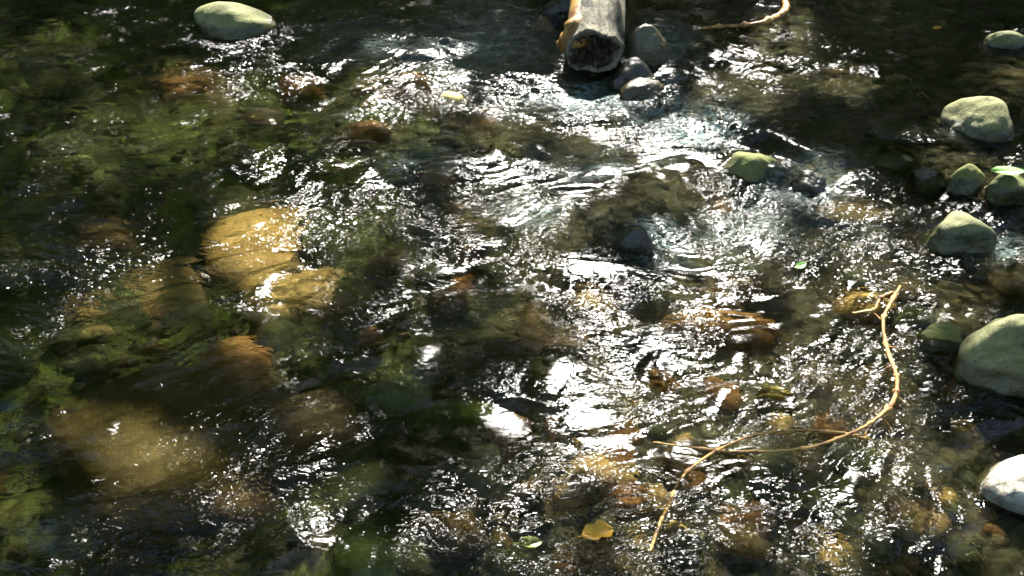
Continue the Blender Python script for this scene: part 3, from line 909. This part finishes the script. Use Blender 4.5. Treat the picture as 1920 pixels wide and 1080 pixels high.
rootlets(bpy.data.objects['vine'], [(1661, 645, .045, 34, 18), (1674, 684, .05, -30, 22), (1680, 738, .04, 26, 30), (1650, 778, .036, 22, 26), (1640, 787, .035, -18, 30), (1610, 806, .03, 26, 20), (1520, 838, .02, -30, 16), (1657, 600, .05, -26, -14)], 12)
vine('vine', 'thin brown vine strand crossing under the thick one and trailing to the bottom edge',
     [(1625, 818, .012), (1560, 809, .015), (1480, 807, .02), (1410, 818, .022), (1350, 842, .018), (1300, 874, .008), (1270, 908, -.004), (1255, 945, -.012), (1236, 985, .0), (1217, 1040, -.012)],
     [0.002, 0.003, 0.003, 0.003, 0.0032, 0.0034, 0.0036, 0.004, 0.004, 0.003], 2)
vine('vine', 'curved orange vine hooking through the calm pool at the top',
     [(1462, -14, .10), (1473, 6, .095), (1472, 20, .09), (1455, 33, .085), (1425, 43, .08), (1385, 48, .075), (1345, 50, .07), (1315, 53, .065)],
     [0.012, 0.018, 0.02, 0.018, 0.014, 0.011, 0.009, 0.006], 4)
vine('root', 'orange tangled rootlet beside the upper end of the thick vine',
     [(1672, 548, .03), (1650, 560, .03), (1640, 580, .025), (1618, 584, .02), (1598, 588, .012)], [0.006, 0.006, 0.005, 0.004, 0.003], 6, 'root')
vine('twig', 'short rusty twig at the right end of the thin vine strand', [(1580, 812, .012), (1605, 818, .016), (1628, 822, .012)], [0.004, 0.005, 0.003], 7, 'twig')


def leaf(name, label, px, py, z, wpx, rot, mat, lobes=0, curl=0.3, seed=0, cat='leaf', slim=0.5):
    """A fallen leaf: thin curled blade with a midrib; lobes > 0 gives a maple-like outline."""
    g = np.random.default_rng(seed)
    c = at(px, py, z)
    s = wpx / F * depth_of(c) / 2
    NU, NV = 25, 13
    top, Fc = [], []
    for i in range(NU):
        u = i / (NU - 1)
        hw = slim * math.sin(math.pi * min(1, u * 0.96 + 0.02)) ** 0.75 * (1 - 0.25 * u)
        if lobes:
            hw *= 0.72 + 0.42 * abs(math.sin(lobes * math.pi * u))
        for j in range(NV):
            v = j / (NV - 1) * 2 - 1
            x = (u * 2 - 1); y = v * hw * 1.3
            zz_ = curl * (0.55 * abs(v) ** 1.5 * hw + 0.35 * (u - 0.4) ** 2 + 0.10 * math.sin(5 * u + 3 * v + seed)) - 0.05 * math.exp(-(v / 0.12) ** 2)
            top.append((x * s, y * s, zz_ * s))
    n = len(top)
    V = [np.array(q) + [0, 0, 0.0007] for q in top] + [np.array(q) - [0, 0, 0.0007] for q in top]
    for i in range(NU - 1):
        for j in range(NV - 1):
            q = (i * NV + j, (i + 1) * NV + j, (i + 1) * NV + j + 1, i * NV + j + 1)
            Fc.append(q); Fc.append(tuple(n + k for k in reversed(q)))
    o = link(name, poly_mesh(name, V, Fc), mat)
    o.location = c; o.rotation_euler = (R(8), R(-6), R(rot))
    tag(o, label, cat)
    P = np.array([[s * (0.9 + 0.18 * t), 0.05 * s * t, 0.02 * s + 0.1 * s * t] for t in np.linspace(0, 2.2, 6)])
    V, Fc = tube(P, [0.0018, 0.0012], 6, seed, 0.05)
    link('stalk', poly_mesh('stalk', V, Fc), mat, o)
    return o


leaf('fallen_leaf', 'bright yellow curled leaf floating at the bottom of the shallows', 1120, 1000, 0.018, 66, 200, M['yleaf'], 2, 0.7, 3, slim=0.62)
leaf('fallen_leaf', 'bright green leaf lying on top of the olive rock at the right edge', 1892, 321, 0.145, 60, -15, M['gleaf'], 0, 0.35, 5, slim=0.42)
leaf('fallen_leaf', 'small olive green leaf at the surface left of the yellow curled leaf', 992, 1018, 0.0, 50, 190, M['oleaf'], 0, 0.4, 7)
leaf('fallen_leaf', 'tiny green leaf in the sparkles left of the top of the vine', 1502, 498, 0.02, 26, 30, M['gleaf'], 0, 0.4, 8)
leaf('fallen_leaf', 'small yellow leaf on the calm pool near the top right', 1757, 52, 0.06, 18, 20, M['yleaf'], 0, 0.4, 9)

# ------------------------------------------------------------------ trees on the far bank, whose leaves shade the stream and mirror in it
# Openings cut into the crowns to place the sun patches: (pixel x, y, radius x, y, height of the thing lit)
G0 = [(430, 140, 95, 26), (560, 140, 95, 40), (700, 200, 65, 45), (330, 165, 60, 18), (770, 100, 70, 14), (1090, 182, 85, 32), (950, 185, 55, 28), (720, 345, 50, 45),
      (310, 378, 30, 20), (1000, 385, 95, 55), (930, 340, 60, 30), (1310, 285, 75, 42), (1400, 150, 90, 25), (1570, 150, 60, 18), (1480, 400, 170, 55), (1560, 345, 70, 28), (1340, 470, 120, 55),
      (1160, 550, 95, 55), (1300, 585, 160, 45), (1590, 550, 85, 45), (1500, 470, 90, 40), (1640, 610, 55, 55), (990, 740, 75, 45), (1110, 800, 85, 50), (1110, 870, 80, 40), (1220, 715, 65, 50),
      (1400, 695, 150, 45), (1560, 640, 110, 40), (1310, 780, 90, 35), (1600, 720, 110, 40), (720, 590, 45, 25), (890, 515, 90, 25), (440, 1003, 35, 18), (585, 960, 28, 60), (880, 950, 70, 35),
      (1600, 850, 50, 30), (1460, 950, 35, 45), (1740, 880, 90, 60), (1890, 930, 110, 130), (1800, 1030, 140, 60), (1600, 1010, 100, 45), (980, 1050, 35, 25), (1040, 1060, 30, 22), (1230, 1000, 80, 40),
      (1700, 470, 110, 30), (1780, 560, 60, 30), (1340, 900, 60, 30), (640, 320, 50, 25), (600, 420, 40, 25), (1190, 240, 80, 20), (1090, 330, 60, 20), (820, 430, 40, 18), (1700, 800, 70, 30), (760, 640, 40, 18)]
OPEN = [(a_, b_, c_, d_, 0.0) for a_, b_, c_, d_ in G0]
OPEN += [(490, 440, 62, 46, -.16), (545, 515, 80, 45, -.16), (545, 575, 78, 26, -.16), (300, 580, 85, 36, -.16), (200, 620, 70, 28, -.15), (350, 920, 60, 36, -.12), (445, 690, 45, 28, -.15), (420, 990, 45, 25, -.2),
         (40, 870, 40, 30, -.25), (40, 720, 40, 20, -.25), (235, 1025, 55, 22, -.25), (50, 1010, 40, 30, -.25), (560, 890, 45, 25, -.2), (600, 1040, 40, 20, -.2), (140, 335, 60, 12, -.25), (260, 250, 70, 12, -.25), (60, 540, 50, 18, -.25), (520, 690, 40, 20, -.2), (350, 180, 90, 22, -.12), (705, 1045, 60, 40, -.05), (770, 165, 50, 22, -.05), (850, 200, 40, 22, -.05), (695, 255, 50, 20, -.1), (1110, 590, 50, 35, -.1)]
OPEN += [(1905, 880, 75, 45, .07), (1865, 598, 40, 20, .2), (1838, 205, 75, 40, .17), (1892, 335, 45, 30, .13), (1785, 420, 38, 25, .1), (1838, 612, 38, 30, .2), (1905, 590, 28, 28, .26), (1815, 325, 30, 15, .1), (440, 15, 75, 30, .15), (1085, 40, 22, 50, .3), (1135, 30, 15, 30, .34),
         (1890, 70, 50, 20, .12), (1470, 20, 30, 30, .09), (1210, 75, 25, 20, .2), (1418, 298, 50, 25, .07)]


# thinner foliage, letting weak broken light through
THIN = [(260, 260, 330, 110, .72), (130, 480, 170, 120, .75), (150, 920, 240, 200, .78), (480, 930, 210, 170, .7), (320, 780, 200, 120, .7), (640, 760, 160, 120, .5), (120, 60, 200, 60, .6)]


def in_gap(P):
    """True for points of a crown through which the sun reaches one of the lit spots."""
    hit = np.zeros(len(P), bool)
    q0 = P - (P[:, 2] / S[2])[:, None] * S
    wob = samp(FC, q0[:, 0], q0[:, 1])
    for z in sorted({q[4] for q in OPEN}):
        t = (P[:, 2] - z) / S[2]
        q = P - t[:, None] * S
        px, py = to_px(q[:, 0], q[:, 1], q[:, 2])
        for bx, by, rx, ry, bz in OPEN:
            if bz == z:
                e = (0.075 if bx > 760 or bz else 0.045) * F / depth_of(at(bx, by, bz)); rx, ry = rx + e, ry + e * 0.6
                hit |= (((px - bx) / rx) ** 2 + ((py - by) / ry) ** 2) < 1.15 + 0.45 * wob
    px, py = to_px(q0[:, 0], q0[:, 1], 0)
    for bx, by, rx, ry, k in THIN:
        hit |= ((((px - bx) / rx) ** 2 + ((py - by) / ry) ** 2) < 1 + 0.5 * wob) & (rng.random(len(P)) < k)
    return hit


def leaves_mesh(name, P, size, g):
    n = len(P)
    a = g.standard_normal((n, 3)); a[:, 2] *= 0.6; a /= np.linalg.norm(a, axis=1)[:, None]
    b_ = g.standard_normal((n, 3)); b_[:, 2] += 0.0
    b_ -= (b_ * a).sum(1)[:, None] * a; b_ /= np.linalg.norm(b_, axis=1)[:, None]
    c = np.cross(a, b_)
    s = size * g.uniform(0.6, 1.3, n)[:, None]
    V = np.stack([P - a * s, P + b_ * s * 0.55 + c * s * 0.15, P + a * s, P - b_ * s * 0.55 + c * s * 0.15], 1).reshape(-1, 3)
    return np_mesh(name, V, np.arange(4 * n).reshape(n, 4), False)


def tree(x, y, h, crown, nleaf, seed, size=0.075):
    """crown: list of (dx, dy, z, rx, ry, rz) masses carried on limbs."""
    g = np.random.default_rng(seed)
    z0 = float(bed_z(np.array(float(x)), np.array(float(y)))) - 0.1
    root = bpy.data.objects.new('tree', None); C.objects.link(root); root.location = (x, y, z0)
    tag(root, 'tall leafy tree on the banks beyond the picture, its crown shaped to shade the stream and mirrored in it', 'tree', 'trees on the banks')
    path = spline([(0, 0, 0), (g.uniform(-.2, .2), g.uniform(-.2, .2), h * .2), (g.uniform(-.4, .4), g.uniform(-.4, .1), h * .38), (g.uniform(-.4, .4), g.uniform(-.6, 0), h * .52)], 8)
    V, Fc = tube(path, [0.24, 0.18, 0.12, 0.03], 12, seed, 0.06)
    Vs, Fs = [V], list(Fc); nv = len(V)
    pts = []
    tot = sum(c[3] * c[4] * c[5] for c in crown)
    for c in crown:
        cen = np.array([c[0], c[1], c[2] - z0])
        k = int(np.argmin(np.abs(path[:, 2] - (cen[2] - 0.8))))
        st = path[k]
        bough = spline([st, (st + cen) / 2 + [0, 0, 0.25], cen], 6)
        if not in_gap(bough + np.array([x, y, z0])).any():
            V, Fc = tube(bough, [0.08, 0.05, 0.015], 7, seed + 1, 0.06)
            Vs.append(V); Fs += [tuple(i + nv for i in f) for f in Fc]; nv += len(V)
        m_ = int(nleaf * c[3] * c[4] * c[5] / tot)
        ncl = max(6, m_ // 45)                  # leaves gather in sprays
        u = g.standard_normal((ncl, 3)); u /= np.linalg.norm(u, axis=1)[:, None]
        cc = cen + u * (g.random(ncl) ** 0.42)[:, None] * np.array(c[3:6])
        pick = g.integers(0, ncl, m_)
        pts.append(cc[pick] + g.standard_normal((m_, 3)) * np.array([0.26, 0.26, 0.13]))
    link('trunk', poly_mesh('trunk', np.concatenate(Vs), Fs), M['treebark'], root)
    P = np.concatenate(pts)
    world = P + np.array([x, y, z0])
    keep = ~in_gap(world) & (world[:, 2] > 1.2)
    link('crown', leaves_mesh('crown', P[keep], size, g), M['leaf'], root)


g = random.Random(3)
for i, (tx, ty, th_) in enumerate([(-6.0, 10.2, 11), (-2.8, 11.0, 12), (0.2, 10.4, 11), (3.0, 11.2, 12), (6.2, 10.5, 11.5), (9.2, 11.5, 11), (-9.0, 9.0, 11)]):
    cr = []
    for k in range(9):
        cr.append((g.uniform(-1.9, 1.9), g.uniform(-4.6, 1.0), g.uniform(3.0, th_ - 1), g.uniform(1.1, 1.8), g.uniform(1.0, 1.6), g.uniform(0.7, 1.2)))
    for k in range(4):                          # boughs reaching out over the stream
        cr.append((g.uniform(-1.8, 1.8), g.uniform(-6.5, -3.5), g.uniform(3.8, 7.5), g.uniform(1.2, 1.7), g.uniform(1.1, 1.7), g.uniform(0.5, 0.9)))
    tree(tx, ty, th_, cr, 17000, 700 + i)

for i, (tx, ty, th_) in enumerate([(-8.0, 14.0, 15), (-4.6, 14.5, 16), (-1.4, 14.0, 15.5), (1.8, 14.6, 16), (4.9, 14.0, 15), (8.4, 14.8, 16), (12, 13.5, 14)]):  # second row, added to keep stray sun off the far water
    cr = [(g.uniform(-2, 2), g.uniform(-2.6, 1.6), g.uniform(4.0, th_ - 1), g.uniform(1.3, 2.0), g.uniform(1.2, 1.8), g.uniform(0.8, 1.4)) for k in range(13)]
    tree(tx, ty, th_, cr, 20000, 760 + i, 0.095)

# unseen trees added on both banks, boughs arching over the stream to block the sky
for i, (tx, ty, th_, sx_) in enumerate([(-6.8, 4.6, 10, 1), (6.6, 4.2, 10, -1), (5.8, -0.2, 10, -1), (-5.0, -3.6, 10, 1), (4.6, -4.0, 10, -1)]):
    cr = [(sx_ * g.uniform(0.3, 6.2), g.uniform(-2.0, 2.2), g.uniform(5.6, 9.5), g.uniform(1.0, 1.6), g.uniform(1.0, 1.6), g.uniform(0.5, 0.9)) for k in range(11)]
    tree(tx, ty, th_, cr, 11000, 790 + i, 0.09)

# the wood behind them, one dark mass
g = np.random.default_rng(77)
n = 46000
px_ = g.uniform(-34, 34, n); py_ = g.uniform(17, 26, n) - 0.004 * px_ ** 2
pz_ = 0.5 + g.random(n) ** 0.9 * (11 + 2.5 * samp(FB, px_ * 0.15, py_ * 0.02))
P = np.stack([px_, py_, pz_ + 0.6], 1)
o = link('wood', leaves_mesh('wood', P, 0.34, g), M['wood'])
tag(o, 'dark wood closing off the far bank, mirrored in the water', 'wood', kind='stuff')
